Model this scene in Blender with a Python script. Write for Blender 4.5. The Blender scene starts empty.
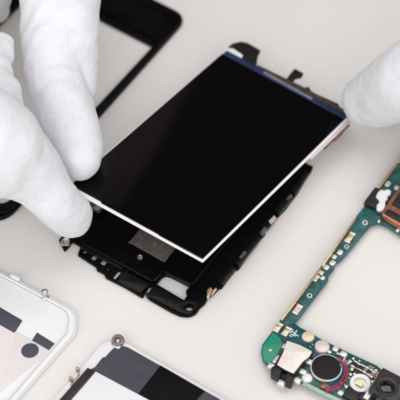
import bpy, bmesh, math, random
from mathutils import Vector, Matrix, noise
random.seed(7)
# ---------------------------------------------------------------- units: 1 unit = 1 cm
SC = bpy.context.scene
C = SC.collection
SC.unit_settings.scale_length = 0.01
PI = math.pi
F, EL, D0 = 1400.0, math.radians(50), 50.0
CAM = Vector((0, -math.cos(EL) * D0, math.sin(EL) * D0))
FW = Vector((0, math.cos(EL), -math.sin(EL)))
UP = Vector((0, math.sin(EL), math.cos(EL)))


def P(px, py, z=0.0):
    """survey helper: the point of the plane at height z seen at a photo position"""
    d = FW + Vector(((px - 200) / F, 0, 0)) - UP * ((py - 200) / F)
    return CAM + d * ((z - CAM.z) / d.z)


def PP(pts, z=0.0):
    return [P(x, y, z).xy for x, y in pts]


# ---------------------------------------------------------------- materials
def mat(name, col, rough=0.5, metal=0.0, spec=0.5, noise_amt=0.0, noise_scale=8.0, bump=0.0, bump_scale=40.0,
        coat=0.0, sheen=0.0, rough_var=0.0, spots=None):
    m = bpy.data.materials.new(name)
    m.use_nodes = True
    nt = m.node_tree
    b = nt.nodes['Principled BSDF']
    b.inputs['Base Color'].default_value = (*col, 1)
    b.inputs['Roughness'].default_value = rough
    b.inputs['Metallic'].default_value = metal
    b.inputs['Specular IOR Level'].default_value = spec
    b.inputs['Coat Weight'].default_value = coat
    b.inputs['Sheen Weight'].default_value = sheen
    tc = nt.nodes.new('ShaderNodeTexCoord')

    def nz(scale, det=4):
        n = nt.nodes.new('ShaderNodeTexNoise')
        n.inputs['Scale'].default_value = scale
        n.inputs['Detail'].default_value = det
        nt.links.new(tc.outputs['Object'], n.inputs['Vector'])
        return n
    if noise_amt > 0:
        n = nz(noise_scale)
        r = nt.nodes.new('ShaderNodeValToRGB')
        r.color_ramp.elements[0].position = 0.3
        r.color_ramp.elements[1].position = 0.7
        r.color_ramp.elements[0].color = (*[max(0, c * (1 - noise_amt)) for c in col], 1)
        r.color_ramp.elements[1].color = (*[min(1, c * (1 + noise_amt)) for c in col], 1)
        nt.links.new(n.outputs['Fac'], r.inputs['Fac'])
        nt.links.new(r.outputs['Color'], b.inputs['Base Color'])
    if rough_var > 0:
        n = nz(noise_scale * 1.7)
        mr = nt.nodes.new('ShaderNodeMapRange')
        mr.inputs['To Min'].default_value = max(0.02, rough - rough_var)
        mr.inputs['To Max'].default_value = min(1, rough + rough_var)
        nt.links.new(n.outputs['Fac'], mr.inputs['Value'])
        nt.links.new(mr.outputs['Result'], b.inputs['Roughness'])
    if bump > 0:
        n = nz(bump_scale, 3)
        bp = nt.nodes.new('ShaderNodeBump')
        bp.inputs['Strength'].default_value = bump
        bp.inputs['Distance'].default_value = 0.02
        nt.links.new(n.outputs['Fac'], bp.inputs['Height'])
        nt.links.new(bp.outputs['Normal'], b.inputs['Normal'])
    return m


M = {}
M['table'] = mat('table_laminate', (0.765, 0.733, 0.708), 0.42, spec=0.25, noise_amt=0.012, noise_scale=0.25, bump=0.06, bump_scale=9)
M['black'] = mat('black_plastic', (0.0035, 0.0035, 0.004), 0.34, spec=0.22, bump=0.12, bump_scale=30, rough_var=0.1)
M['black_floor'] = mat('black_coated_metal', (0.002, 0.002, 0.0022), 0.42, spec=0.08, bump=0.08, bump_scale=14, rough_var=0.12)
M['black_back'] = mat('black_gloss_plastic', (0.0022, 0.0018, 0.0018), 0.25, spec=0.12, rough_var=0.1, noise_scale=2)
M['grey_plate'] = mat('brown_grey_tape', (0.105, 0.085, 0.08), 0.42, spec=0.4, noise_amt=0.25, noise_scale=5, bump=0.25, bump_scale=6)
M['silver'] = mat('nickel', (0.62, 0.6, 0.57), 0.28, metal=1, noise_amt=0.12, noise_scale=9, rough_var=0.1)
M['solder'] = mat('solder', (0.82, 0.8, 0.75), 0.34, metal=0.75, noise_amt=0.15, noise_scale=14, bump=0.3, bump_scale=22)
M['dark_metal'] = mat('worn_steel', (0.27, 0.24, 0.22), 0.3, metal=0.9, noise_amt=0.3, noise_scale=9)
M['motor_ring'] = mat('satin_steel', (0.66, 0.65, 0.64), 0.38, metal=0.4, noise_amt=0.1, noise_scale=6)
M['plate_ink'] = mat('grey_ink', (0.2, 0.18, 0.17), 0.5)
M['pin_metal'] = mat('tarnished_brass', (0.42, 0.33, 0.26), 0.35, metal=0.8, noise_amt=0.2, noise_scale=9)
M['peach'] = mat('pale_gold_disc', (0.8, 0.62, 0.45), 0.4, metal=0.3, noise_amt=0.1, noise_scale=7)
M['gold'] = mat('gold_plate', (0.83, 0.62, 0.36), 0.3, metal=0.9, noise_amt=0.15, noise_scale=12)
M['copper'] = mat('copper', (0.42, 0.18, 0.1), 0.3, metal=0.9, noise_amt=0.25, noise_scale=10, bump=0.2, bump_scale=12)
M['copper_film'] = mat('copper_film', (0.2, 0.095, 0.055), 0.4, metal=0.2, noise_amt=0.4, noise_scale=8)
M['glass'] = mat('lcd_glass', (0.0026, 0.002, 0.0024), 0.1, spec=0.16)
M['lcd_blue'] = mat('blue_polariser_glint', (0.02, 0.034, 0.08), 0.12, spec=0.6, noise_amt=0.5, noise_scale=1.2)  # the ledge's uneven blue glint is put into the base colour
M['lcd_chip_glint'] = mat('driver_chip', (0.27, 0.28, 0.36), 0.22, metal=0.4, noise_amt=0.2, noise_scale=2)  # pale lilac includes the highlight along the ledge
M['rim'] = mat('white_backlight_frame', (0.84, 0.84, 0.84), 0.35, spec=0.4, noise_amt=0.02, noise_scale=5)
M['flex'] = mat('black_flex', (0.016, 0.012, 0.011), 0.4, spec=0.3, bump=0.2, bump_scale=8)
M['flex_brown'] = mat('olive_flex', (0.075, 0.055, 0.03), 0.4, spec=0.4, noise_amt=0.3, noise_scale=4)
M['white'] = mat('white_plastic', (0.79, 0.79, 0.795), 0.33, spec=0.4, noise_amt=0.012, noise_scale=2, bump=0.04, bump_scale=12)
M['white_film'] = mat('pinkish_film', (0.73, 0.675, 0.66), 0.4, spec=0.3, noise_amt=0.03, noise_scale=0.8)
M['sheet'] = mat('white_diffuser_sheet', (0.81, 0.805, 0.82), 0.35, spec=0.3, noise_amt=0.01, noise_scale=1)
M['slate'] = mat('slate_panel', (0.058, 0.056, 0.073), 0.42, spec=0.4, noise_amt=0.1, noise_scale=1.5, bump=0.05, bump_scale=30)
M['slate_hole'] = mat('slate_adhesive', (0.062, 0.065, 0.09), 0.5, spec=0.3, noise_amt=0.08, noise_scale=6, bump=0.1, bump_scale=40)
M['jet'] = mat('jet_black_tape', (0.0035, 0.0028, 0.0032), 0.45, spec=0.1)
M['brown'] = mat('dark_brown_trim', (0.028, 0.018, 0.017), 0.4, spec=0.35, noise_amt=0.25, noise_scale=3)
M['chip'] = mat('chip_epoxy', (0.012, 0.012, 0.014), 0.4, spec=0.4, noise_amt=0.2, noise_scale=20)
M['ceramic'] = mat('tan_ceramic', (0.3, 0.2, 0.13), 0.4, noise_amt=0.2, noise_scale=20)
M['motor_top'] = mat('motor_foam', (0.022, 0.016, 0.016), 0.75, spec=0.2, noise_amt=0.2, noise_scale=18, bump=0.3, bump_scale=40)
M['jack_shield'] = mat('jack_shield', (0.82, 0.74, 0.66), 0.36, metal=0.15, noise_amt=0.05, noise_scale=5, bump=0.06, bump_scale=10)
M['sealant'] = mat('white_sealant', (0.8, 0.8, 0.79), 0.4, noise_amt=0.06, noise_scale=8, bump=0.4, bump_scale=10)
M['tin'] = mat('tinned_disc', (0.72, 0.63, 0.58), 0.4, metal=0.25, noise_amt=0.1, noise_scale=6, bump=0.2, bump_scale=12)
M['red'] = mat('red_wire', (0.46, 0.02, 0.06), 0.3)
M['blue'] = mat('teal_wire', (0.006, 0.085, 0.16), 0.3)
M['led'] = mat('yellow_phosphor', (0.8, 0.82, 0.36), 0.4, noise_amt=0.1, noise_scale=30)
M['lens'] = mat('lens_glass', (0.003, 0.003, 0.005), 0.06, spec=0.6, coat=0.5)
M['lens_ring'] = mat('lens_barrel', (0.01, 0.01, 0.011), 0.3, spec=0.5)
M['pink'] = mat('pale_pink_label', (0.68, 0.52, 0.5), 0.5, noise_amt=0.1, noise_scale=8)
M['silk'] = mat('silkscreen_ink', (0.55, 0.66, 0.72), 0.6)
M['cam_body'] = mat('camera_housing', (0.04, 0.035, 0.034), 0.34, metal=0.3, noise_amt=0.2, noise_scale=6)


def pcb_mat():
    m = bpy.data.materials.new('green_solder_mask')
    m.use_nodes = True
    nt = m.node_tree
    b = nt.nodes['Principled BSDF']
    b.inputs['Roughness'].default_value = 0.3
    b.inputs['Specular IOR Level'].default_value = 0.45
    tc = nt.nodes.new('ShaderNodeTexCoord')
    mp = nt.nodes.new('ShaderNodeMapping')
    mp.inputs['Rotation'].default_value = (0, 0, math.radians(-35))
    nt.links.new(tc.outputs['Object'], mp.inputs['Vector'])
    # etched copper under the mask: a grid of tracks, broken up by cells
    vo = nt.nodes.new('ShaderNodeTexVoronoi')
    vo.distance = 'MANHATTAN'
    vo.feature = 'F1'
    vo.inputs['Scale'].default_value = 3.2
    nt.links.new(mp.outputs['Vector'], vo.inputs['Vector'])
    wv = nt.nodes.new('ShaderNodeTexWave')
    wv.inputs['Scale'].default_value = 5.5
    wv.inputs['Distortion'].default_value = 1.2
    nt.links.new(vo.outputs['Color'], wv.inputs['Vector'])
    r1 = nt.nodes.new('ShaderNodeValToRGB')
    r1.color_ramp.interpolation = 'EASE'
    r1.color_ramp.elements[0].position = 0.35
    r1.color_ramp.elements[1].position = 0.75
    r1.color_ramp.elements[0].color = (0.012, 0.075, 0.078, 1)
    r1.color_ramp.elements[1].color = (0.022, 0.12, 0.122, 1)
    nt.links.new(wv.outputs['Fac'], r1.inputs['Fac'])
    # vias
    v2 = nt.nodes.new('ShaderNodeTexVoronoi')
    v2.inputs['Scale'].default_value = 5.0
    v2.inputs['Randomness'].default_value = 0.75
    nt.links.new(mp.outputs['Vector'], v2.inputs['Vector'])
    r2 = nt.nodes.new('ShaderNodeValToRGB')
    r2.color_ramp.elements[0].position = 0.1
    r2.color_ramp.elements[1].position = 0.15
    r2.color_ramp.elements[0].color = (1, 1, 1, 1)
    r2.color_ramp.elements[1].color = (0, 0, 0, 1)
    nt.links.new(v2.outputs['Distance'], r2.inputs['Fac'])
    n3 = nt.nodes.new('ShaderNodeTexNoise')
    n3.inputs['Scale'].default_value = 0.9
    nt.links.new(tc.outputs['Object'], n3.inputs['Vector'])
    mul = nt.nodes.new('ShaderNodeMath')
    mul.operation = 'MULTIPLY'
    nt.links.new(r2.outputs['Color'], mul.inputs[0])
    nt.links.new(n3.outputs['Fac'], mul.inputs[1])
    mx = nt.nodes.new('ShaderNodeMixRGB')
    mx.inputs['Color2'].default_value = (0.2, 0.26, 0.2, 1)
    nt.links.new(mul.outputs['Value'], mx.inputs['Fac'])
    nt.links.new(r1.outputs['Color'], mx.inputs['Color1'])
    nt.links.new(mx.outputs['Color'], b.inputs['Base Color'])
    bp = nt.nodes.new('ShaderNodeBump')
    bp.inputs['Strength'].default_value = 0.15
    bp.inputs['Distance'].default_value = 0.01
    nt.links.new(wv.outputs['Fac'], bp.inputs['Height'])
    nt.links.new(bp.outputs['Normal'], b.inputs['Normal'])
    return m


M['pcb'] = pcb_mat()
M['pcb_bright'] = mat('bare_green_mask', (0.012, 0.27, 0.165), 0.28, noise_amt=0.12, noise_scale=2.5)
M['pcb_side'] = mat('board_edge', (0.36, 0.5, 0.38), 0.5, noise_amt=0.2, noise_scale=9)


def glove_mat():
    m = bpy.data.materials.new('white_knit_cotton')
    m.use_nodes = True
    nt = m.node_tree
    b = nt.nodes['Principled BSDF']
    b.inputs['Roughness'].default_value = 0.95
    b.inputs['Specular IOR Level'].default_value = 0.05
    b.inputs['Sheen Weight'].default_value = 0.15
    b.inputs['Sheen Roughness'].default_value = 0.5
    tc = nt.nodes.new('ShaderNodeTexCoord')

    def nz(scale, det, rough=0.6):
        n = nt.nodes.new('ShaderNodeTexNoise')
        n.inputs['Scale'].default_value = scale
        n.inputs['Detail'].default_value = det
        n.inputs['Roughness'].default_value = rough
        nt.links.new(tc.outputs['Object'], n.inputs['Vector'])
        return n

    def ramp(src, p0, p1, c0, c1):
        r = nt.nodes.new('ShaderNodeValToRGB')
        r.color_ramp.elements[0].position = p0
        r.color_ramp.elements[1].position = p1
        r.color_ramp.elements[0].color = (*c0, 1)
        r.color_ramp.elements[1].color = (*c1, 1)
        nt.links.new(src, r.inputs['Fac'])
        return r
    fine = nz(19, 4, 0.65)           # flecks between the stitches
    patch = nz(1.1, 3)               # worn and cleaner areas
    r1 = ramp(fine.outputs['Fac'], 0.33, 0.5, (0.655, 0.655, 0.69), (0.78, 0.78, 0.81))
    r2 = ramp(fine.outputs['Fac'], 0.3, 0.44, (0.715, 0.715, 0.745), (0.795, 0.795, 0.82))
    rp = ramp(patch.outputs['Fac'], 0.4, 0.62, (0, 0, 0), (1, 1, 1))
    mx = nt.nodes.new('ShaderNodeMixRGB')
    nt.links.new(rp.outputs['Color'], mx.inputs['Fac'])
    nt.links.new(r1.outputs['Color'], mx.inputs['Color1'])
    nt.links.new(r2.outputs['Color'], mx.inputs['Color2'])
    nt.links.new(mx.outputs['Color'], b.inputs['Base Color'])
    # stitches in rows
    v = nt.nodes.new('ShaderNodeTexVoronoi')
    v.inputs['Scale'].default_value = 21
    v.inputs['Randomness'].default_value = 0.35
    mp = nt.nodes.new('ShaderNodeMapping')
    mp.inputs['Scale'].default_value = (1.15, 0.7, 0.7)
    mp.inputs['Rotation'].default_value = (0.3, 0.2, 0.35)
    nt.links.new(tc.outputs['Object'], mp.inputs['Vector'])
    nt.links.new(mp.outputs['Vector'], v.inputs['Vector'])
    add = nt.nodes.new('ShaderNodeMath')
    add.operation = 'MULTIPLY_ADD'
    add.inputs[1].default_value = -0.8
    nt.links.new(v.outputs['Distance'], add.inputs[0])
    nt.links.new(fine.outputs['Fac'], add.inputs[2])
    bp = nt.nodes.new('ShaderNodeBump')
    bp.inputs['Strength'].default_value = 0.75
    bp.inputs['Distance'].default_value = 0.018
    nt.links.new(add.outputs['Value'], bp.inputs['Height'])
    nt.links.new(bp.outputs['Normal'], b.inputs['Normal'])
    return m


M['glove'] = glove_mat()


# ---------------------------------------------------------------- object helpers
def thing(name, label, cat, loc, group=None):
    o = bpy.data.objects.new(name, None)
    C.objects.link(o)
    o.location = (loc[0], loc[1], loc[2] if len(loc) > 2 else 0)
    o.empty_display_size = 0.5
    o['label'] = label
    o['category'] = cat
    if group:
        o['group'] = group
    return o


def wloc(o):
    v = Vector((0, 0, 0))
    while o:
        v += o.location
        o = o.parent
    return v


def link(name, me, m, parent=None, label=None, flat_caps=False):
    """world-space mesh -> one object, its origin at its own middle"""
    vs = [v.co for v in me.vertices]
    c = Vector((sum(v.x for v in vs), sum(v.y for v in vs), sum(v.z for v in vs))) / max(1, len(vs))
    me.transform(Matrix.Translation(-c))
    me.materials.clear()
    me.materials.append(M[m])
    me.name = name
    if not flat_caps:
        for p in me.polygons:
            p.use_smooth = True
    me.set_sharp_from_angle(angle=math.radians(35))
    o = bpy.data.objects.new(name, me)
    C.objects.link(o)
    if parent:
        o.parent = parent
        o.location = c - wloc(parent)
    else:
        o.location = c
    if label:
        o['label'] = label
    return o


def rnd(poly, r, n=5):
    """polygon with its corners rounded; r a number or one per corner"""
    out = []
    k = len(poly)
    for i in range(k):
        a, b, c = Vector(poly[i - 1]), Vector(poly[i]), Vector(poly[(i + 1) % k])
        ri = r[i] if isinstance(r, (list, tuple)) else r
        u, v = (a - b), (c - b)
        lu, lv = u.length, v.length
        if ri <= 0 or lu < 1e-6 or lv < 1e-6:
            out.append(b)
            continue
        u /= lu
        v /= lv
        ang = max(0.2, u.angle(v))
        t = min(ri / math.tan(ang / 2), 0.48 * lu, 0.48 * lv)
        p0, p1 = b + u * t, b + v * t
        for j in range(n + 1):
            s = j / n
            out.append(p0 * (1 - s) ** 2 + b * 2 * s * (1 - s) + p1 * s * s)
    return out


def prism_mesh(outer, z0, z1, holes=(), bev=0.02):
    cu = bpy.data.curves.new('outline', 'CURVE')
    cu.dimensions = '2D'
    cu.fill_mode = 'BOTH'
    for poly in [outer, *holes]:
        s = cu.splines.new('POLY')
        s.points.add(len(poly) - 1)
        for p, q in zip(s.points, poly):
            p.co = (q[0], q[1], 0, 1)
        s.use_cyclic_u = True
    h = z1 - z0
    bev = min(bev, h * 0.45)
    cu.extrude = h / 2 - bev
    cu.bevel_depth = bev
    cu.bevel_resolution = 2
    cu.offset = -bev
    ob = bpy.data.objects.new('outline', cu)
    C.objects.link(ob)
    dg = bpy.context.evaluated_depsgraph_get()
    dg.update()
    me = bpy.data.meshes.new_from_object(ob.evaluated_get(dg))
    bpy.data.objects.remove(ob)
    bpy.data.curves.remove(cu)
    me.transform(Matrix.Translation((0, 0, (z0 + z1) / 2)))
    bm = bmesh.new()
    bm.from_mesh(me)
    bmesh.ops.remove_doubles(bm, verts=bm.verts, dist=1e-5)
    bmesh.ops.recalc_face_normals(bm, faces=bm.faces)
    for f in bm.faces:
        f.smooth = abs(f.normal.z) < 0.9995
    bm.to_mesh(me)
    bm.free()
    return me


def prism(name, outer, z0, z1, m, parent=None, holes=(), bev=0.02, mtx=None, label=None):
    me = prism_mesh(outer, z0, z1, holes, bev)
    if mtx is not None:
        me.transform(mtx)
    return link(name, me, m, parent, label, True)


def lathe(name, prof, c, m, parent=None, seg=40, axis=None, label=None):
    bm = bmesh.new()
    rings = []
    for r, z in prof:
        if r < 1e-6:
            rings.append([bm.verts.new((0, 0, z))])
        else:
            rings.append([bm.verts.new((r * math.cos(2 * PI * i / seg), r * math.sin(2 * PI * i / seg), z)) for i in range(seg)])
    for a, b in zip(rings, rings[1:]):
        for i in range(seg):
            j = (i + 1) % seg
            if len(a) == 1 and len(b) > 1:
                bm.faces.new((a[0], b[i], b[j]))
            elif len(b) == 1 and len(a) > 1:
                bm.faces.new((a[i], a[j], b[0]))
            elif len(a) > 1:
                bm.faces.new((a[i], a[j], b[j], b[i]))
    bmesh.ops.recalc_face_normals(bm, faces=bm.faces)
    me = bpy.data.meshes.new(name)
    bm.to_mesh(me)
    bm.free()
    if axis is not None:
        me.transform(Vector((0, 0, 1)).rotation_difference(Vector(axis)).to_matrix().to_4x4())
    me.transform(Matrix.Translation(c))
    return link(name, me, m, parent, label)


def tube(name, pts, r, m, parent=None, label=None):
    cu = bpy.data.curves.new('path', 'CURVE')
    cu.dimensions = '3D'
    cu.bevel_depth = r
    cu.bevel_resolution = 4
    cu.use_fill_caps = True
    s = cu.splines.new('NURBS')
    s.points.add(len(pts) - 1)
    for p, q in zip(s.points, pts):
        p.co = (*q, 1)
    s.use_endpoint_u = True
    s.order_u = 3
    s.resolution_u = 8
    ob = bpy.data.objects.new('path', cu)
    C.objects.link(ob)
    dg = bpy.context.evaluated_depsgraph_get()
    dg.update()
    me = bpy.data.meshes.new_from_object(ob.evaluated_get(dg))
    bpy.data.objects.remove(ob)
    bpy.data.curves.remove(cu)
    return link(name, me, m, parent, label)


def oriented(c, w, l, ang):
    """a w x l rectangle at c (xy), its length along ang"""
    u = Vector((math.cos(ang), math.sin(ang)))
    v = Vector((-u.y, u.x))
    c = Vector((c[0], c[1]))
    return [c - u * l / 2 - v * w / 2, c + u * l / 2 - v * w / 2, c + u * l / 2 + v * w / 2, c - u * l / 2 + v * w / 2]


def blob_mesh(spheres, name, voxel=0.1, smooth=6, lump=0.05, lump_scale=0.9, folds=()):
    """one continuous skin over a cloud of balls strung along limbs"""
    bm = bmesh.new()
    bmesh.ops.create_uvsphere(bm, u_segments=24, v_segments=14, radius=1)
    bm.verts.index_update()
    uv = [v.co.copy() for v in bm.verts]
    uf = [[v.index for v in f.verts] for f in bm.faces]
    bm.free()
    vs, fs = [], []
    for c, r in spheres:
        k = len(vs)
        vs += [c + v * r for v in uv]
        fs += [[i + k for i in f] for f in uf]
    me = bpy.data.meshes.new(name)
    me.from_pydata(vs, [], fs)
    ob = bpy.data.objects.new(name, me)
    C.objects.link(ob)
    rm = ob.modifiers.new('remesh', 'REMESH')
    rm.mode = 'VOXEL'
    rm.voxel_size = voxel
    sm = ob.modifiers.new('smooth', 'SMOOTH')
    sm.factor = 0.5
    sm.iterations = smooth
    dg = bpy.context.evaluated_depsgraph_get()
    dg.update()
    out = bpy.data.meshes.new_from_object(ob.evaluated_get(dg))
    bpy.data.objects.remove(ob)
    out.update()
    nrm = [v.normal.copy() for v in out.vertices]
    for v, n in zip(out.vertices, nrm):
        q = v.co * lump_scale
        d = lump * noise.noise(q) + lump * 0.45 * noise.noise(q * 2.3 + Vector((7, 3, 1)))
        # loose cloth: soft pinched ridges and shallow puckers
        d += lump * 0.5 * (0.35 - min(0.35, abs(noise.noise(q * 1.25 + Vector((2, 9, 4))))) * 1.6)
        d += lump * 0.16 * noise.noise(q * 6.5)
        for (fc, fd, fr, amp, wl) in folds:      # cloth creases across a joint
            o = v.co - fc
            w = math.exp(-(o.length / fr) ** 2)
            if w > 0.02:
                ph = o.dot(fd) / wl + 0.35 * noise.noise(q * 1.4)
                d += amp * w * (math.cos(2 * PI * ph) - 0.2)
        v.co = v.co + n * d
    return out


def chain(pts, step=0.16):
    """balls along a bent, tapering limb: pts = (point, radius)"""
    out = []
    # Catmull-Rom through the joints
    n = len(pts)
    for i in range(n - 1):
        p0, p1, p2, p3 = (pts[max(0, i - 1)], pts[i], pts[i + 1], pts[min(n - 1, i + 2)])
        k = max(2, int((p2[0] - p1[0]).length / step))
        for j in range(k + (i == n - 2)):
            t = j / k
            a, b, c, d = p0[0], p1[0], p2[0], p3[0]
            q = 0.5 * ((2 * b) + (c - a) * t + (2 * a - 5 * b + 4 * c - d) * t * t + (3 * b - a - 3 * c + d) * t ** 3)
            out.append((q, p1[1] + (p2[1] - p1[1]) * t))
    return out


# ================================================================ the table
bm = bmesh.new()
bmesh.ops.create_grid(bm, x_segments=1, y_segments=1, size=150)
me = bpy.data.meshes.new('table_surface')
bm.to_mesh(me)
bm.free()
tb = link('table_surface', me, 'table')
tb['kind'] = 'structure'
tb['label'] = 'off white matte table top under the phone parts'
tb['category'] = 'table'

# ================================================================ LCD panel, held above the chassis
zA, zB, zC, zD = 2.3, 2.1, 1.1, 1.25
A, B, Cc, D = P(67, 187, zA), P(203, 261.5, zB), P(351, 116, zC), P(225.9, 49.6, zD)
ex = (B - A).normalized()
nz = ex.cross(D - A).normalized()
ey = nz.cross(ex)
ML = Matrix.Translation(A) @ Matrix((ex, ey, nz)).transposed().to_4x4()


def loc2(p):
    q = ML.inverted() @ p
    return Vector((q.x, q.y))


la, lb, lc, ld = [loc2(p) for p in (A, B, Cc, D)]


def q2(s, t):
    """panel coordinates 0..1 across, 0..1 along"""
    return (la * (1 - s) + lb * s) * (1 - t) + (ld * (1 - s) + lc * s) * t


Wd, Ht = (lb - la).length, (lc - lb).length
lcd = thing('lcd_panel', 'black phone display with thin white edge held up by both gloved hands', 'display panel',
            ((A + B + Cc + D) / 4) - nz * 0.2)
prism('backlight_frame', rnd([q2(0, 0), q2(1, 0), q2(1, 0.995), q2(0, 0.995)], 0.05), -0.085, 0.0, 'rim', lcd, mtx=ML, bev=0.015)


def ql(x, t):     # x in cm from left, t 0..1
    return q2(x / Wd, t)


ins = [q2(0.013, 0.015), q2(0.235, 0.015), q2(0.25, 0.0095), q2(0.665, 0.0095), q2(0.675, 0.007), q2(0.988, 0.007),
       q2(0.985, 0.965), q2(0.009, 0.965)]
prism('screen_glass', rnd(ins, [0.03, 0.02, 0.02, 0.02, 0.02, 0.05, 0.03, 0.03]), 0.002, 0.045, 'glass', lcd, mtx=ML, bev=0.01)
prism('driver_ledge', [q2(0.012, 0.9665), q2(0.985, 0.9665), q2(0.985, 0.996), q2(0.012, 0.996)], 0.002, 0.03, 'lcd_blue', lcd, mtx=ML, bev=0.008)
prism('driver_chip', [q2(0.33, 0.976), q2(0.72, 0.973), q2(0.72, 0.986), q2(0.33, 0.991)], 0.031, 0.06, 'lcd_chip_glint', lcd, mtx=ML, bev=0.01)  # chip strip; its pale colour also stands in for the ledge's highlight
prism('corner_clip', rnd([q2(-0.005, 0.9965), q2(0.13, 0.9965), q2(0.12, 1.018), q2(0.03, 1.025), q2(-0.002, 1.01)], 0.06), -0.09, 0.015, 'rim', lcd, mtx=ML)
prism('flex_backing', [q2(0.24, 0.97), q2(0.985, 0.97), q2(0.985, 1.03), q2(0.62, 1.035), q2(0.24, 1.022)], -0.18, -0.112, 'flex_brown', lcd, mtx=ML, bev=0.01)


def on_lcd(pts, zoff=0.0):
    """points of the panel's own plane (offset along its normal)"""
    out = []
    for px, py in pts:
        d = FW + Vector(((px - 200) / F, 0, 0)) - UP * ((py - 200) / F)
        o = A + nz * zoff
        t = (o - CAM).dot(nz) / d.dot(nz)
        out.append(loc2(CAM + d * t))
    return out


prism('flex_tab', rnd(on_lcd([(227.5, 47), (232.5, 43), (241, 41), (248, 42.5), (261, 50), (258, 56), (256, 68), (244, 66), (236, 58), (233, 51)], -0.1), 0.1),
      -0.175, -0.113, 'flex', lcd, mtx=ML, label='large black folded flex tab')
prism('flex_tab', rnd(on_lcd([(295, 66.5), (304, 71.5), (302, 75.5), (295.5, 77), (290, 87), (282, 83), (290.5, 72)], -0.1), 0.05),
      -0.25, -0.183, 'flex', lcd, mtx=ML, label='small black hooked flex tab')
prism('flex_tab', rnd(on_lcd([(300, 90), (305, 86), (309, 84.5), (312, 90), (339, 102), (343, 112), (325, 107)], -0.1), 0.05),
      -0.28, -0.183, 'flex', lcd, mtx=ML, label='long black flex strip')
for t0, t1, w in ((0.79, 0.848, 0.13), (0.852, 0.905, 0.19), (0.909, 0.97, 0.16)):
    prism('side_flex', [q2(0.985, t0), q2(1.0, t0) + Vector((w, 0.02)), q2(1.0, t1) + Vector((w, 0)), q2(0.985, t1)], -0.2, -0.125, 'copper_film', lcd, mtx=ML, bev=0.015)
prism('side_film', [q2(0.97, 0.70), q2(1.0, 0.70) + Vector((0.06, 0.02)), q2(1.0, 0.985) + Vector((0.1, 0)), q2(0.97, 0.985)], -0.124, -0.113, 'white_film', lcd, mtx=ML, bev=0.003)

# ================================================================ black mid-frame lying under the display
fr_out = [(59, 241), (64.6, 251.5), (69, 247), (72.5, 242), (81, 247), (78, 255.5), (96, 267), (97, 270.5), (104, 274), (106, 278), (125, 287.5),
          (141, 297), (143, 297.5), (149.5, 286.5), (152.5, 288), (146.5, 297), (150, 300), (171, 312), (180, 316), (189, 317), (196, 314),
          (200, 308), (205, 304), (208, 298), (214, 294), (219, 289), (222, 288), (227, 281), (236, 270), (238.5, 269.5), (248, 256), (262, 238),
          (265, 235), (266, 231), (270, 227), (277, 218), (286, 209), (294, 198), (298, 193), (305, 181), (311, 172), (313, 167.5), (309, 166),
          (196, 101), (190, 99)]
HZ = 0.16


def sq(cx, cy, w, l=None, z=HZ, ang=None, r=0.03):
    c = P(cx, cy, z)
    return rnd(oriented(c.xy, w, l or w, FA if ang is None else ang), r, 3)


fB, fL, fR = P(196, 314), P(62, 243), P(313, 168)
FA = math.atan2((fL - fB).y, (fL - fB).x)
holes_px = [[(162, 276.5), (166, 274.5), (171, 276), (189, 285), (189, 287), (186, 290.5), (186.5, 293), (188, 294), (184, 300), (156, 283.5)]]
holes = [rnd(PP(h, 0.16), 0.03, 2) for h in holes_px]
for cx, cy, s in ((85, 251, .17), (94, 257, .22), (103.6, 261.8, .24), (107.8, 268.2, .12)):
    holes.append(sq(cx, cy, s, s * 0.95))
holes.append(sq(116.8, 274.3, 0.15, 0.40, ang=FA + PI / 2))
hc = P(189.3, 308.6, 0.16).xy
holes.append([hc + Vector((0.135 * math.cos(a * PI / 12), 0.135 * math.sin(a * PI / 12))) for a in range(24)])
frm = thing('phone_chassis', 'black plastic phone mid frame with cut outs lying beneath the lifted display', 'phone frame', P(190, 215).to_tuple())
prism('base_plate', rnd(PP(fr_out, 0.08), [0.04] * 17 + [0.3] * 6 + [0.04] * (len(fr_out) - 23), 4), 0.01, HZ, 'black_floor', frm, holes=holes, bev=0.025)
# raised border segments along the right side
for k, seg in enumerate([[(222, 284), (236, 267.5), (231, 264), (217, 280)], [(239, 266), (261, 238.5), (257, 234), (234, 262.5)],
                         [(266, 229), (270, 225.5), (276, 217.5), (271, 213), (261, 226)], [(279, 214), (292, 198.5), (288, 194), (274, 210)],
                         [(295, 194), (304, 181), (309, 172), (305, 170), (291, 190)]]):
    prism('side_rail', rnd(PP(seg, 0.3), 0.05, 3), HZ + 0.002, 0.3 + 0.04 * (k % 2), 'black', frm, bev=0.03)
# raised deck of the near edge, left and right of the slot, with rounded wall
prism('speaker_deck', rnd(PP([(152, 285.5), (157, 287), (183, 301.5), (187, 299), (196, 300), (198, 306), (190, 314.5), (180, 312), (172, 308), (149, 296)], 0.24), [0.1, 0.1, 0.1, 0.1, 0.2, 0.4, 0.4, 0.4, 0.3, 0.1], 5),
      HZ + 0.002, 0.26, 'black', frm, holes=[[P(189.3, 306.5, 0.26).xy + Vector((0.15 * math.cos(-a * PI / 12), 0.15 * math.sin(-a * PI / 12))) for a in range(24)]], bev=0.04)
prism('antenna_deck', rnd(PP([(122, 270), (150, 283.5), (141, 293), (124, 284.5), (118, 281)], 0.22), 0.05, 3), HZ + 0.002, 0.24, 'black', frm, bev=0.03)
prism('hole_bar', rnd(PP([(83, 244), (112, 260), (124, 266.5), (122, 269), (109, 263), (90, 253.5), (80.5, 248)], 0.22), 0.04, 3), HZ + 0.002, 0.23, 'black', frm, bev=0.025)
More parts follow.
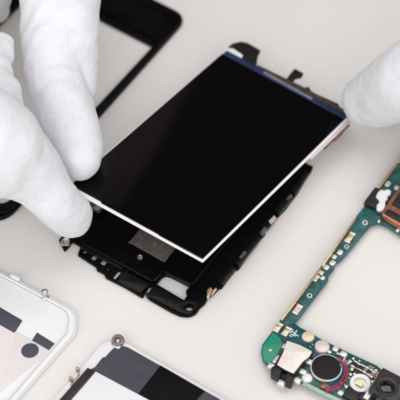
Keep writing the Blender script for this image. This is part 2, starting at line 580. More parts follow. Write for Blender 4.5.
# latches, ribs and screw seats along the right and near edges
fa2 = FA + PI / 2
for px, py, w_, l_, m_ in ((226, 275, .1, .3, 'black'), (243, 254, .12, .34, 'grey_plate'), (253, 243, .08, .2, 'black'), (263.5, 229.5, .12, .3, 'grey_plate'),
                           (281, 204, .1, .26, 'black'), (289.5, 196.5, .1, .3, 'grey_plate'), (301, 180, .12, .24, 'black')):
    prism('latch_clip', rnd(oriented(P(px, py, 0.38).xy, w_, l_, fa2), 0.03, 2), HZ + 0.002, 0.37, m_, frm, bev=0.025)
for px, py in ((90, 248.5), (98.5, 253.5), (109, 259.5), (128, 270.5), (136, 275)):
    prism('rib', oriented(P(px, py, 0.26).xy, 0.05, 0.22, fa2), HZ + 0.002, 0.262, 'black', frm, bev=0.015)
# step wall: thin ridge round the display well
for a, b in (((84, 243), (153, 280.5)), ((153, 280.5), (163, 270)), ((163, 270), (192, 284)), ((192, 284), (290, 165))):
    pa, pb = P(*a, 0.3).xy, P(*b, 0.3).xy
    mid = (pa + pb) / 2
    dd = pb - pa
    prism('well_ridge', oriented(mid, 0.07, dd.length - 0.04, math.atan2(dd.y, dd.x)), HZ + 0.002, 0.29, 'black', frm, bev=0.025)
prism('metal_shield', rnd(PP([(142, 226), (129, 242), (164.5, 262), (177, 246)], 0.22), 0.06, 3), HZ + 0.002, 0.22, 'grey_plate', frm, bev=0.02)
prism('arrow_mark', PP([(152.5, 242), (157, 242.5), (154.5, 246)], 0.225), 0.2215, 0.2245, 'plate_ink', frm, bev=0.0005)
for c in ((133, 239), (167, 257)):
    prism('shield_clip', oriented(P(*c, 0.24).xy, 0.08, 0.46, FA + PI / 2), 0.222, 0.26, 'grey_plate', frm, bev=0.02)
c = P(140, 257.5, 0.2)
lathe('screw_boss', [(0, 0.02), (0.055, 0.02), (0.06, 0.06), (0.09, 0.06), (0.105, 0.04), (0.11, -0.03)], c, 'silver', frm, seg=24)
prism('connector', rnd(oriented(P(96, 205.5, 0.3).xy, 0.36, 0.5, FA), 0.04, 3), HZ + 0.002, 0.36, 'grey_plate', frm, bev=0.04)
prism('connector_shell', oriented(P(98.5, 206.5, 0.38).xy, 0.3, 0.22, FA), 0.362, 0.40, 'silver', frm, bev=0.015)
prism('contact_spring', rnd(PP([(207, 290), (211, 287), (212.5, 290), (209, 297), (206.5, 298)], 0.26), 0.03, 2), HZ + 0.003, 0.3, 'gold', frm, bev=0.02)
prism('contact_spring', rnd(PP([(212.5, 290), (216, 287), (217, 288.5), (213, 293.5), (211, 295)], 0.26), 0.03, 2), HZ + 0.003, 0.27, 'gold', frm, bev=0.02)
prism('label_tab', PP([(268.5, 221), (274.5, 215), (276.5, 218.5), (271, 224.5)], 0.36), 0.345, 0.36, 'pink', frm, bev=0.004)
lathe('corner_screw', [(0, 0.03), (0.07, 0.03), (0.075, 0.06), (0.15, 0.07), (0.17, 0.03), (0.17, -0.02)], P(65.5, 242.5, 0.17), 'silver', frm, seg=24)
lathe('edge_stud', [(0, 0.1), (0.05, 0.1), (0.085, 0.06), (0.085, -0.05)], P(148.5, 295.5, 0.17), 'black', frm, seg=20)

# ================================================================ black bezel ring behind
bez = thing('display_bezel', 'empty black rectangular bezel frame with rounded corners lying behind the left glove', 'phone frame', P(60, 90).to_tuple())
bo = rnd(PP([(188, 18), (2, 226), (-150, 152), (42, -56)], 0.1), [0.75, 0.9, 0.9, 0.75], 8)
bi = rnd(PP([(153, 47), (4, 208), (-124, 146), (38, -12)], 0.1), [0.08, 0.5, 0.5, 0.08], 6)
prism('bezel_ring', bo, 0.0, 0.2, 'black_back', bez, holes=[bi], bev=0.05)
lipo = rnd(PP([(184, 19), (4, 220), (-142, 149), (42, -50)], 0.24), [0.7, 0.8, 0.8, 0.7], 8)
lipi = rnd(PP([(160, 41), (4, 213), (-132, 147), (38, -24)], 0.24), [0.3, 0.6, 0.6, 0.3], 6)
prism('raised_lip', lipo, 0.202, 0.3, 'black_back', bez, holes=[lipi], bev=0.045)
prism('earpiece_slot', rnd(oriented(P(112, 8, 0.22).xy, 0.22, 1.3, math.atan2(*(P(152, 46.5) - P(102, 22.5)).yx)), 0.1, 4), 0.202, 0.235, 'black', bez, bev=0.015)
prism('highlight_plate', rnd(oriented(P(150, 22, 0.22).xy, 0.3, 0.45, math.atan2(*(P(152, 46.5) - P(102, 22.5)).yx)), 0.1, 4), 0.202, 0.25, 'brown', bez, bev=0.02)  # soft brownish highlight on the band, made as a small raised brown plate

# ================================================================ white back cover, lower left
cov = thing('back_cover', 'white plastic phone back cover with pinkish inner film and dark camera openings', 'phone cover', P(0, 340).to_tuple())
co = rnd(PP([(-150, 194), (79, 313), (77, 335), (0, 423), (-210, 322)], 0.0), [0.9, 0.75, 0.55, 0.7, 0.9], 8)
prism('shell', co, 0.0, 0.16, 'white', cov, bev=0.07)
# raised rim: a ring standing on the shell
ro = rnd(PP([(-146, 196.5), (76.5, 313), (74, 333), (0, 418), (-203, 320)], 0.22), [0.85, 0.7, 0.5, 0.65, 0.85], 8)
ri = rnd(PP([(-144, 199.5), (70, 312), (67.5, 333), (0, 411), (-197, 319)], 0.22), [0.8, 0.65, 0.45, 0.6, 0.8], 8)
prism('raised_rim', ro, 0.162, 0.26, 'white', cov, holes=[ri], bev=0.035)
ro2 = rnd(PP([(-142, 203), (69, 312.5), (66.5, 332.5), (0, 409), (-193, 318)], 0.19), [0.8, 0.6, 0.4, 0.6, 0.8], 8)
ri2 = rnd(PP([(-141, 205.5), (67, 313), (64.7, 332), (0, 406), (-190, 317.5)], 0.19), [0.8, 0.55, 0.35, 0.6, 0.8], 8)
prism('inner_ridge', ro2, 0.162, 0.185, 'white', cov, holes=[ri2], bev=0.01)
# inner film
film = rnd(PP([(-120, 250), (-30, 297), (22, 321.5), (16, 331), (33, 340), (52, 349.5), (0, 393), (-165, 312)], 0.17), 0.06, 3)
prism('inner_film', film, 0.162, 0.172, 'white_film', cov, bev=0.003)
prism('camera_opening', rnd(PP([(-22, 294.5), (22.5, 320.5), (14.5, 333), (-32, 307)], 0.176), 0.05, 3), 0.173, 0.18, 'slate_hole', cov, bev=0.002)
prism('flash_opening', rnd(PP([(37, 332.5), (56, 344.5), (50.5, 351), (32, 340.5)], 0.176), 0.03, 3), 0.173, 0.18, 'slate_hole', cov, bev=0.002)
c = P(30, 350.5, 0.176)
prism('speaker_opening', [c.xy + Vector((0.285 * math.cos(a * PI / 24), 0.285 * math.sin(a * PI / 24))) for a in range(48)], 0.173, 0.18, 'slate_hole', cov, bev=0.002)
# clip bump and metal lug at the far edge
e = P(0, 273) - P(40, 293)
ea = math.atan2(e.y, e.x)
prism('edge_clip', rnd(oriented(P(15, 277, 0.3).xy, 0.14, 0.36, ea), 0.05, 3), 0.1, 0.34, 'white', cov, bev=0.04)
lug = lathe('metal_lug', [(0, 0.0), (0.12, 0.0), (0.12, 0.1), (0.085, 0.13), (0.085, 0.3), (0.11, 0.32), (0.11, 0.4), (0.05, 0.44), (0, 0.44)], P(45.5, 298.5, 0.1), 'silver', cov, seg=28)
lathe('rim_screw', [(0, 0.06), (0.04, 0.06), (0.06, 0.03), (0.06, -0.04)], P(74, 328, 0.2), 'white', cov, seg=20)

# ================================================================ white phone with slate back, lower middle
ph = thing('phone_back_assembly', 'white phone half with slate grey panel and white sheet at the bottom edge', 'phone half', P(140, 400).to_tuple())
d1 = P(135, 344.5) - P(225, 395.5)
pa1 = math.atan2(d1.y, d1.x)
po = rnd(PP([(110.5, 336), (290, 438), (210, 530), (8, 455)], 0.0), [0.75, 0.5, 0.5, 0.5], 10)
prism('shell', po, 0.0, 0.2, 'white', ph, bev=0.07)
sl = rnd(PP([(109.5, 352.3), (113, 348.7), (117, 346.4), (122, 345.7), (128, 347.4), (285, 436), (210, 522), (14, 455), (88, 371), (95, 367), (102.5, 357.5), (105.3, 357)], 0.23),
         0.0, 1)
prism('slate_panel', sl, 0.202, 0.23, 'slate', ph, bev=0.004)
prism('black_window', PP([(160.5, 365.5), (205, 391), (178, 420), (134, 399)], 0.236), 0.232, 0.24, 'jet', ph, bev=0.003)
prism('white_sheet', PP([(95.5, 371.5), (178, 415.5), (124, 478), (36, 441)], 0.25), 0.241, 0.255, 'sheet', ph, bev=0.004)
prism('brown_trim', rnd(PP([(87.5, 368), (95.5, 371.5), (36, 440.5), (27, 437)], 0.27), 0.03, 3), 0.232, 0.29, 'brown', ph, bev=0.015)
# metal lug at the corner: a short ring on its side
cl = P(118, 341, 0.24)
lathe('metal_lug', [(0, -0.12), (0.18, -0.12), (0.21, -0.1), (0.21, 0.07), (0.18, 0.11), (0.11, 0.11), (0.10, 0.1), (0.095, 0.0), (0, -0.02)], cl, 'dark_metal', ph, seg=32, axis=(-0.08, -0.45, 1))
lathe('lug_highlight', [(0, 0.03), (0.06, 0.03), (0.09, 0.0), (0.095, -0.06)], cl + Vector((0, -0.01, 0.02)), 'silver', ph, seg=24, axis=(-0.08, -0.45, 1))  # silver disc added as the bright highlight inside the ring
prism('lug_foot', rnd(oriented(P(118, 345, 0.16).xy, 0.34, 0.3, pa1), 0.05, 3), 0.12, 0.24, 'silver', ph, bev=0.02)
for px, py in ((71.5, 384.5), (78.5, 375)):
    prism('contact_pin', rnd(oriented(P(px, py, 0.0).xy, 0.09, 0.12, pa1), 0.02, 2), 0.0, 0.4, 'pin_metal', ph, bev=0.02)
prism('pin_bridge', oriented(P(75, 380, 0.2).xy, 0.06, 0.52, math.atan2(*(P(78.5, 375) - P(71.5, 384.5)).yx)), 0.14, 0.22, 'pin_metal', ph, bev=0.02)

# ================================================================ green circuit board, right
ZT = 0.26
pcb = thing('circuit_board', 'green phone circuit board with soldered chips, coin motor and camera', 'circuit board', P(340, 310).to_tuple())
lower_in = [(299, 318), (293.8, 322.3), (299.5, 327), (310, 332.5), (321, 339), (349, 352.7), (377, 365.5), (381, 369), (400, 379.5), (478, 419)]
upper_in = [(317, 294.5), (328.5, 280), (328, 276), (334.5, 268), (335, 264), (342, 259), (347.5, 253), (365.5, 231), (371.5, 224.5), (378.7, 222.5),
            (387.5, 225.6), (400, 234), (430, 251), (505, 289)]
outl = ([(262, 345), (261, 352), (263, 360), (269, 367), (300, 381.5), (327, 394.7), (400, 430), (452, 455)] + lower_in[::-1] + upper_in +
        [(600, 160), (470, 65), (450, 92), (398, 163), (370, 199), (356.5, 216), (324.7, 261.5), (285, 313.5), (272.5, 331)])
prism('board', rnd(PP(outl, ZT), 0.08, 3), 0.14, ZT, 'pcb', pcb, bev=0.012)
# bright bare corner
prism('bare_corner', rnd(PP([(263, 346), (262.3, 352), (264, 359.5), (269, 365), (276, 356), (283, 344.5), (280, 338), (272.8, 333)], ZT), 0.12, 4), ZT + 0.002, ZT + 0.008, 'pcb_bright', pcb, bev=0.002)


def bx(name, px, py, w, l, h, m, ang=None, z=ZT, bev=0.02, r=0.0, label=None, parent=None):
    c = P(px, py, z + h)
    o = oriented(c.xy, w, l, BA if ang is None else ang)
    if r:
        o = rnd(o, r, 3)
    return prism(name, o, z + 0.003, z + h, m, parent or pcb, bev=bev, label=label)


bd = P(356.5, 215) - P(285, 311.7)
BA = math.atan2(bd.y, bd.x)                      # along the long bar
b2 = P(400, 379) - P(330, 343)
BB = math.atan2(b2.y, b2.x)                      # along the lower bar
# shielding wall along the outer edge
for a, b in (((282, 318.8), (320.5, 267.5)), ((322.5, 265), (356, 217))):
    pa, pb = P(*a, 0.5).xy, P(*b, 0.5).xy
    dd = pb - pa
    prism('edge_wall', oriented((pa + pb) / 2, 0.055, dd.length, math.atan2(dd.y, dd.x)), ZT + 0.002, 0.48, 'gold', pcb, bev=0.015)
for a, b in (((366, 203.5), (396, 164)), ((398, 161.5), (440, 104))):
    pa, pb = P(*a, 0.42).xy, P(*b, 0.42).xy
    dd = pb - pa
    prism('edge_wall', oriented((pa + pb) / 2, 0.1, dd.length, math.atan2(dd.y, dd.x)), ZT + 0.002, 0.4, 'gold', pcb, bev=0.02)


def smd(px, py, w, l, h, body='ceramic', ang=None, z=ZT):
    """chip capacitor: body with two soldered ends as sub-parts"""
    an = BA if ang is None else ang
    b = bx('capacitor', px, py, w, l * 0.56, h, body, an, z, bev=0.012)
    u = Vector((math.cos(an), math.sin(an)))
    c = P(px, py, z + h).xy
    for s in (-1, 1):
        e = c + u * s * l * 0.39
        prism('end_cap', oriented(e, w * 1.06, l * 0.22, an), z + 0.003, z + h * 1.06, 'solder', b, bev=0.015)
    return b


def pad(px, py, r, m='solder', h=0.03, z=ZT, name='solder_pad'):
    return lathe(name, [(0, h), (r * 0.6, h * 0.9), (r * 0.9, h * 0.5), (r, 0.002)], P(px, py, z), m, pcb, seg=24)


def blobpad(px, py, w, l, h=0.05, ang=None):
    return bx('solder_joint', px, py, w, l, h, 'solder', ang, bev=0.022, r=min(w, l) * 0.35)


# long bar: test pads, joints, slotted label parts
smd(297.5, 309, 0.2, 0.42, 0.08, 'pink')
smd(350, 237, 0.2, 0.5, 0.09, 'gold')
for px, py, s in ((340, 252, .2), (334.5, 256.5, .17), (332.5, 262.5, .2), (326.5, 267, .19), (321.5, 272.5, .15), (318, 276.5, .13), (315.5, 279.5, .13), (322.7, 277.5, .16)):
    blobpad(px, py, s * 0.95, s * 1.15)
for px, py, r in ((309.5, 296, .1), (346.5, 247, .09), (365, 223, .11)):
    lathe('test_ring', [(r * 0.5, 0.012), (r * 0.55, 0.03), (r * 0.9, 0.03), (r, 0.002)], P(px, py, ZT), 'solder', pcb, seg=24)
smd(278, 327, 0.2, 0.38, 0.09, 'gold')
smd(286.5, 331, 0.2, 0.38, 0.09, 'gold')
pad(270.5, 349.8, 0.07, 'gold', 0.012)
for px, py, w, l in ((291.5, 331, .05, .2), (294, 332.5, .05, .16), (296, 331.5, .05, .12), (293, 335, .05, .18), (296, 334.8, .05, .2), (290.5, 336, .05, .12)):
    bx('silkscreen_mark', px, py, w, l, 0.006, 'silk', BB + random.choice((0, PI / 2)), bev=0.001)
# board connector with sealant
cn = bx('board_connector', 376.5, 197.5, 0.56, 0.86, 0.2, 'chip', BA, bev=0.04, r=0.04)
prism('sealant', rnd(PP([(377.5, 192), (381, 189), (384.5, 190), (388, 188.6), (391.5, 190.5), (390.5, 194), (387.5, 195.5), (388, 198.5), (385.5, 200.5), (385.5, 205.5),
                         (383.5, 209.5), (380, 210.5), (376.5, 208.5), (376.8, 204.5), (379.5, 201.5), (378, 198.5), (375.8, 196.5)], ZT + 0.26), 0.07, 4), ZT + 0.1, ZT + 0.27, 'sealant', pcb, bev=0.05)
for px, py, w, l in ((388, 183.5, .18, .26), (372.5, 202, .18, .28), (397, 187.5, .2, .2), (379, 220.5, .1, .1), (398, 229.5, .13, .13)):
    blobpad(px, py, w, l, 0.1)
# copper framed module
cm_o = PP([(380.5, 214), (390, 199), (402, 183), (450, 205), (425, 240)], ZT + 0.3)
mod = prism('copper_module', rnd(cm_o, 0.1, 3), ZT + 0.003, ZT + 0.3, 'copper', pcb, bev=0.06)
prism('module_window', rnd(PP([(391.5, 203.5), (403, 188), (440, 206), (430, 222)], ZT + 0.34), 0.06, 3), ZT + 0.302, ZT + 0.35, 'chip', mod, bev=0.03)
prism('module_window', rnd(PP([(384, 212.5), (388, 208.5), (428, 229), (424, 235.5)], ZT + 0.34), 0.06, 3), ZT + 0.302, ZT + 0.34, 'chip', mod, bev=0.03)
# headphone jack
jk_d = P(312, 352) - P(287, 341)
JA = math.atan2(jk_d.y, jk_d.x)
jack = prism('headphone_jack', rnd(PP([(288, 343), (313, 354), (294, 377), (274, 367)], ZT + 0.12), 0.04, 3), ZT + 0.003, ZT + 0.28, 'chip', pcb, bev=0.03)
prism('jack_shield', rnd(PP([(287, 340), (300, 344.5), (312.5, 351), (309.5, 356), (303, 361), (293.5, 373), (285, 369), (277, 364), (283, 352)], ZT + 0.36), 0.05, 3), ZT + 0.283, ZT + 0.35, 'jack_shield', jack, bev=0.025)
prism('jack_nose', rnd(PP([(271, 366.5), (275.5, 364.5), (283, 369), (280, 376.5), (271, 372)], ZT + 0.3), 0.07, 3), 0.12, ZT + 0.3, 'chip', jack, bev=0.07)
prism('jack_nose', rnd(PP([(285, 374), (288, 371.5), (294.5, 375.5), (292, 383), (284, 379.5)], ZT + 0.3), 0.07, 3), 0.12, ZT + 0.3, 'chip', jack, bev=0.07)
prism('jack_bridge', rnd(PP([(281, 372), (286, 374), (285, 378.5), (280, 376)], ZT + 0.14), 0.03, 3), 0.12, ZT + 0.14, 'chip', jack, bev=0.03)
for px, py in ((286, 346), (279, 357.5), (276.5, 360.5), (271.5, 365), (308.6, 360.5), (303, 371), (297.5, 379.5), (281.5, 382)):
    prism('jack_contact', rnd(oriented(P(px, py, ZT + 0.16).xy, 0.19, 0.24, JA), 0.04, 3), ZT - 0.06 if py > 381 else ZT + 0.004, ZT + 0.15, 'solder', jack, bev=0.035)
# round pads and dome
lathe('gold_pad', [(0, 0.05), (0.17, 0.05), (0.2, 0.04), (0.215, 0.002)], P(308, 337, ZT), 'peach', pcb)
lathe('tin_disc', [(0, 0.1), (0.2, 0.1), (0.235, 0.085), (0.25, 0.05), (0.255, 0.002)], P(322, 347.5, ZT), 'tin', pcb)
lathe('sealant_dot', [(0, 0.07), (0.1, 0.065), (0.15, 0.045), (0.18, 0.002)], P(307, 378, ZT), 'sealant', pcb)
# coin motor
mc = P(326, 369.6, ZT)
motor = lathe('vibration_motor', [(0.0, 0.02), (0.51, 0.02), (0.515, 0.03), (0.515, 0.12), (0.5, 0.135), (0.48, 0.135), (0.475, 0.125), (0, 0.125)], mc, 'motor_ring', pcb, seg=64)
lathe('motor_pad', [(0, 0.14), (0.46, 0.14), (0.471, 0.135), (0.471, 0.127)], mc, 'motor_top', motor, seg=64)
bx('motor_terminal', 326, 386.5, 0.22, 0.3, 0.1, 'copper', BB, bev=0.02)


def wire(pts, m, z=0.1):
    return tube('motor_wire', [P(x, y, ZT + z + dz) for x, y, dz in pts], 0.025, m, pcb, 'red motor wire' if m == 'red' else 'teal motor wire')


wire([(337, 358.5, .12), (341, 359, .1), (346.5, 365, .05), (348, 372, .05), (346, 379, .04), (340, 386.5, .03), (331, 390.5, .03), (326, 391, .02)], 'red')
wire([(338, 361, .1), (342, 363, .05), (344.5, 369, .02), (343.5, 376, .0), (338, 382, .0), (331, 386, .0), (324, 388.5, .0)], 'blue')
wire([(339, 364, .05), (342.5, 368, .0), (342, 374, -.02), (337, 380, -.02), (330, 384, -.02), (323, 387, -.02)], 'blue')
wire([(339.5, 359.5, .09), (344, 363, .04), (346, 370, .02), (344.5, 377, .02), (339, 384, .01), (331, 388.5, .01), (325, 389.5, .0)], 'red')
# LED flash
lc_ = P(360, 385, ZT)
led = lathe('flash_ring', [(0.2, 0.06), (0.21, 0.15), (0.24, 0.17), (0.31, 0.17), (0.33, 0.15), (0.34, 0.004)], lc_, 'sealant', pcb, seg=48)
lathe('flash_well', [(0, 0.05), (0.2, 0.06), (0.212, 0.14)], lc_, 'silver', led, seg=36)
prism('flash_chip', rnd(oriented(P(359.8, 383, ZT + 0.12).xy, 0.17, 0.24, BB), 0.03, 3), ZT + 0.06, ZT + 0.13, 'led', led, bev=0.015)
# camera module
cam_l = bx('camera_module', 390, 385.5, 0.98, 1.02, 0.42, 'cam_body', BB, bev=0.04, r=0.05)
bx('camera_bracket', 373, 387, 0.18, 1.0, 0.16, 'jack_shield', BB + PI / 2, bev=0.02)
cc = P(387, 387, ZT + 0.42)
lathe('lens_barrel', [(0.2, 0.01), (0.22, 0.05), (0.26, 0.07), (0.32, 0.07), (0.345, 0.05), (0.35, 0.002)], cc, 'lens_ring', cam_l, seg=48)
lathe('camera_lens', [(0, 0.045), (0.07, 0.042), (0.15, 0.03), (0.205, 0.012)], cc, 'lens', cam_l, seg=40)
# small parts along the lower bar
for px, py, w, l, h, b in ((346, 361.5, .13, .24, .08, 'ceramic'), (354, 363.5, .13, .26, .09, 'chip'), (357.5, 366, .13, .26, .09, 'chip'), (361.5, 367.5, .13, .26, .09, 'chip'),
                          (365.5, 369.5, .13, .26, .1, 'ceramic'), (369.5, 371.8, .13, .26, .1, 'chip'), (372.5, 374, .13, .26, .1, 'ceramic')):
    smd(px, py, w, l, h, b, BB + PI / 2 if py > 362 else BB)
for px, py, w, l, h in ((335.5, 348.5, .18, .2, .1), (343.5, 353.5, .2, .24, .12), (350, 361, .11, .13, .07), (352.5, 369, .12, .16, .08), (355, 373.5, .1, .13, .07), (350.5, 374, .1, .12, .06),
                       (341, 392.5, .18, .22, .08), (347, 386.5, .12, .16, .06), (329.5, 351.5, .12, .14, .06), (300, 349, .1, .12, .03)):
    blobpad(px, py, w, l, h, BB)
bx('memory_chip', 352, 394, 0.42, 0.5, 0.12, 'chip', BB, bev=0.02)
bx('driver_chip', 366, 397.5, 0.3, 0.5, 0.12, 'chip', BB, bev=0.02)
bx('driver_chip', 357.5, 371.2, 0.16, 0.3, 0.1, 'chip', BB, bev=0.015)
# dense small fry round the motor, flash and camera
rs = random.Random(11)
keep = [(326, 370, 21), (360, 384, 11.5), (390, 386, 17), (373, 387, 7), (352, 394, 8), (308, 337, 9), (322, 347.5, 10), (307, 378, 7), (293, 360, 21)]
small = [(346, 361.5), (354, 363.5), (357.5, 366), (361.5, 367.5), (365.5, 369.5), (369.5, 371.8), (372.5, 374), (335.5, 348.5), (343.5, 353.5),
         (350, 361), (352.5, 369), (355, 373.5), (350.5, 374), (341, 392.5), (347, 386.5), (329.5, 351.5), (357.5, 371.2), (366, 397.5)]
n_ = 0
while n_ < 46:
    # a spot on the lower bar, in its own axes
    t_, w_ = rs.uniform(0, 1), rs.uniform(-1, 1)
    px, py = 303 + 92 * t_ - 10 * w_, 353 + 43 * t_ + 14 * w_
    if any((px - a) ** 2 + ((py - b) * 1.25) ** 2 < r * r for a, b, r in keep) or any((px - a) ** 2 + (py - b) ** 2 < 13 for a, b in small):
        n_ += 0.1
        continue
    small.append((px, py))
    n_ += 1
    k_ = rs.random()
    if k_ < 0.5:
        smd(px, py, 0.075, 0.15, 0.05, rs.choice(('ceramic', 'chip', 'chip', 'ceramic')), BB + rs.choice((0, PI / 2)))
    elif k_ < 0.8:
        blobpad(px, py, rs.uniform(.06, .1), rs.uniform(.07, .12), 0.035, BB)
    else:
        bx('solder_pad', px, py, 0.08, 0.1, 0.012, 'gold', BB, bev=0.003)
# pale metal strip on the near edge of the lower bar
pa, pb = P(303, 383, 0.3).xy, P(349, 405, 0.3).xy
dd = pb - pa
prism('edge_strip', oriented((pa + pb) / 2, 0.13, dd.length, math.atan2(dd.y, dd.x)), ZT + 0.002, ZT + 0.05, 'pcb_side', pcb, bev=0.015)
for px, py in ((379, 401), (388, 404), (396, 397)):
    blobpad(px, py, .18, .22, 0.1, BB)

# ================================================================ gloved hands


def hp(px, py, z):
    return P(px, py, z)


def hand(name, label, chains, folds, lump=0.065):
    sp = []
    for ch in chains:
        sp += chain([(hp(*a[:3]), a[3]) for a in ch])
    me = blob_mesh(sp, name, 0.075, 9, lump, 0.75, folds)
    o = link(name, me, 'glove')
    o['label'] = label
    o['category'] = 'gloved hand'
    return o


left = [
    # thumb: tip against the near corner of the display
    [(69.5, 216, 1.7, .77), (54.5, 200, 2.7, .82), (38, 178, 3.5, .98), (21, 163, 4.1, 1.21), (4, 152, 4.6, 1.44), (-16, 142, 5.1, 1.74), (-80, 110, 6.0, 2.1)],
    # index: tip on the glass
    [(80, 160, 2.9, .72), (77, 142, 3.0, .86), (64.5, 108, 3.4, 1.02), (54, 76, 3.85, 1.0), (53, 42, 4.4, 1.14), (50, -30, 5.4, 1.3), (20, -130, 6.4, 1.4)],
    # middle finger tucked behind the index
    [(80, 90, 3.2, .6), (74, 66, 3.7, .84), (68, 20, 4.8, 1.12), (72, -40, 5.4, 1.0), (40, -150, 6.6, 1.25)],
    # ring and little finger curled, higher up
    [(-3, 12, 1.8, .42), (-1, -9, 4.2, .5), (0, -40, 5.2, .85), (20, -90, 6.2, .95), (0, -170, 6.8, 1.2)],
    [(-40, -30, 4.6, .62), (-36, -60, 5.2, .72), (-20, -110, 6.0, .85), (-50, -180, 6.5, 1.1)],
    # palm, heel and wrist
    [(20, -130, 6.4, 1.4), (-90, -60, 6.6, 1.7), (-170, 10, 6.8, 2.0), (-270, 30, 7.2, 2.3), (-400, 40, 8.2, 2.5)],
    [(40, -150, 6.6, 1.25), (-80, -100, 6.8, 1.7), (-180, -40, 6.8, 2.0), (-270, 0, 7.2, 2.2)],
    [(0, -170, 6.8, 1.2), (-110, -130, 6.6, 1.6), (-200, -70, 6.8, 1.9), (-280, -20, 7.2, 2.1)],
    [(-50, -180, 6.5, 1.1), (-150, -150, 6.5, 1.5), (-230, -90, 6.8, 1.8), (-290, -30, 7.2, 2.1)],
    [(-80, 110, 6.0, 2.1), (-170, 60, 6.6, 2.2), (-270, 20, 7.2, 2.3)],
    # bunched cloth over the thumb's root
    [(0, 93, 5.0, .72), (-6, 115, 4.9, 1.05), (-12, 137, 5.0, 1.5), (-40, 130, 5.4, 1.8)],
    [(-1, 48, 5.0, .57), (-9, 68, 5.0, .72), (-1, 92, 5.0, .72)],
    [(-12, 60, 5.0, .8), (-34, 75, 5.2, 1.0), (-60, 100, 5.6, 1.4)],
]
lf = [(hp(6, 66, 5.2), (hp(8, 80, 5.0) - hp(8, 45, 5.0)).normalized(), 1.1, 0.05, 0.8),
      (hp(56, 62, 5.2), (hp(62, 95, 4.6) - hp(52, 30, 5.2)).normalized(), 1.5, 0.03, 0.75),
      (hp(92, 60, 3.6), (hp(92, 90, 3.6) - hp(90, 30, 4.2)).normalized(), 1.2, 0.03, 0.7),
      (hp(30, 30, 5.0), (hp(60, 45, 5) - hp(20, 10, 5.2)).normalized(), 1.3, 0.03, 0.6)]
hand('gloved_hand', 'left hand in white cotton glove pinching the display by its near left corner', left, lf)
right = [
    # thumb over the far corner of the display
    [(362.5, 97, 2.0, .74), (367, 101.5, 2.05, .91), (376, 98.5, 2.3, 1.07), (394, 89, 3.1, 1.24), (420, 74, 4.2, 1.38), (480, 42, 5.8, 1.4), (580, 10, 7.0, 1.6)],
    # index under the panel corner
    [(391, 101, 1.05, .52), (412, 86, 2.4, .7), (465, 40, 4.6, .85), (530, -15, 6.2, 1.0), (620, -60, 7.2, 1.15)],
    [(525, -5, 3.8, .7), (555, -30, 5.0, .8), (595, -58, 6.4, .9), (655, -85, 7.2, 1.1)],
    [(575, -45, 4.0, .68), (605, -68, 5.2, .78), (645, -92, 6.4, .88), (692, -95, 7.1, 1.05)],
    [(625, -78, 4.3, .6), (655, -92, 5.4, .7), (692, -100, 6.3, .78), (726, -88, 6.9, .95)],
    [(620, -60, 7.2, 1.15), (680, -10, 7.4, 1.5), (770, 30, 7.8, 1.8), (880, 60, 8.4, 2.1)],
    [(655, -85, 7.2, 1.1), (720, -30, 7.4, 1.5), (790, 20, 7.8, 1.8)],
    [(692, -95, 7.1, 1.05), (750, -40, 7.4, 1.4), (800, 15, 7.8, 1.8)],
    [(726, -88, 6.9, .95), (780, -40, 7.3, 1.4), (820, 15, 7.8, 1.7)],
    [(580, 10, 7.0, 1.6), (670, 20, 7.4, 1.7), (780, 35, 7.8, 1.9)],
]
hand('gloved_hand', 'right hand in white cotton glove gripping the far right display corner', right,
     [(hp(400, 75, 3), (hp(430, 60, 3) - hp(380, 95, 3)).normalized(), 1.3, 0.02, 0.9)])

# ================================================================ camera
cd = bpy.data.cameras.new('camera')
cd.sensor_width = 36
cd.lens = 36 * F / 400
cd.clip_start = 1
cd.clip_end = 1000
cam = bpy.data.objects.new('camera', cd)
C.objects.link(cam)
cam.location = CAM
cam.rotation_euler = (math.radians(40), 0, 0)
cd.dof.use_dof = True
cd.dof.focus_distance = (P(225, 285, 0.8) - CAM).dot(FW)
cd.dof.aperture_fstop = 0.16
cd.dof.aperture_blades = 0
SC.camera = cam

# ================================================================ light: studio softboxes, plus added fill and sheen lamps
w = bpy.data.worlds.new('World')
SC.world = w
w.use_nodes = True
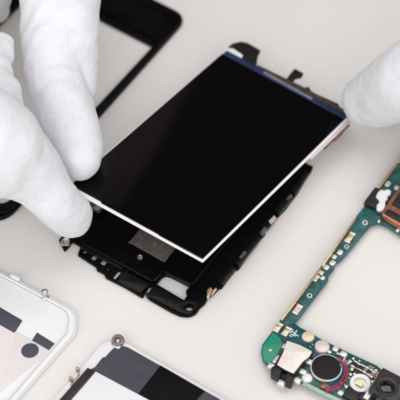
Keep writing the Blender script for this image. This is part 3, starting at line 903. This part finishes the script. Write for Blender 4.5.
# the studio: pale behind the camera and overhead, dark towards the far side
wn = w.node_tree
tcw = wn.nodes.new('ShaderNodeTexCoord')
sx = wn.nodes.new('ShaderNodeSeparateXYZ')
wn.links.new(tcw.outputs['Generated'], sx.inputs['Vector'])
rw = wn.nodes.new('ShaderNodeValToRGB')
rw.color_ramp.elements[0].position = 0.42
rw.color_ramp.elements[1].position = 0.72
rw.color_ramp.elements[0].color = (0.88, 0.88, 0.885, 1)
rw.color_ramp.elements[1].color = (0.05, 0.05, 0.052, 1)
mw = wn.nodes.new('ShaderNodeMapRange')
mw.inputs['From Min'].default_value = -1
mw.inputs['From Max'].default_value = 1
wn.links.new(sx.outputs['Y'], mw.inputs['Value'])
wn.links.new(mw.outputs['Result'], rw.inputs['Fac'])
wn.links.new(rw.outputs['Color'], wn.nodes['Background'].inputs['Color'])
wn.nodes['Background'].inputs['Strength'].default_value = 1.0


def softbox(name, loc, target, sx, sy, L, col=(1, 1, 1)):
    ld_ = bpy.data.lights.new(name, 'AREA')
    ld_.shape = 'RECTANGLE'
    ld_.size, ld_.size_y = sx, sy
    ld_.energy = L * PI * sx * sy
    ld_.color = col
    o = bpy.data.objects.new(name, ld_)
    C.objects.link(o)
    o.location = loc
    o.rotation_euler = (Vector(target) - Vector(loc)).to_track_quat('-Z', 'Y').to_euler()
    return o


softbox('softbox_front', (0, -112, 106), (0, 0, 0), 130, 95, 1.55, (0.985, 0.99, 1.0))
softbox('fill_side', (-66, -62, 52), (0, 2, 0), 62, 56, 1.15, (1.0, 0.985, 0.965))  # added fill: lightens the right glove and the table under it
softbox('fill_side', (74, -66, 46), (8, 2, 0), 62, 56, 1.1, (1.0, 0.985, 0.965))  # added fill from the other side, reaching under the right hand
softbox('softbox_top', (4, 24, 86), (4, 12, 0), 90, 56, 1.95, (1.0, 0.985, 0.97))
softbox('glass_sheen_light', (-13, 84, 56), (0, 0, 0), 22, 34, 0.32, (1.0, 0.8, 0.82))  # unseen lamp added at the mirror angle for the glass's reddish sheen

SC.view_settings.view_transform = 'Standard'
SC.view_settings.look = 'None'
SC.view_settings.exposure = 0.0
SC.view_settings.gamma = 1
SC.cycles.max_bounces = 8
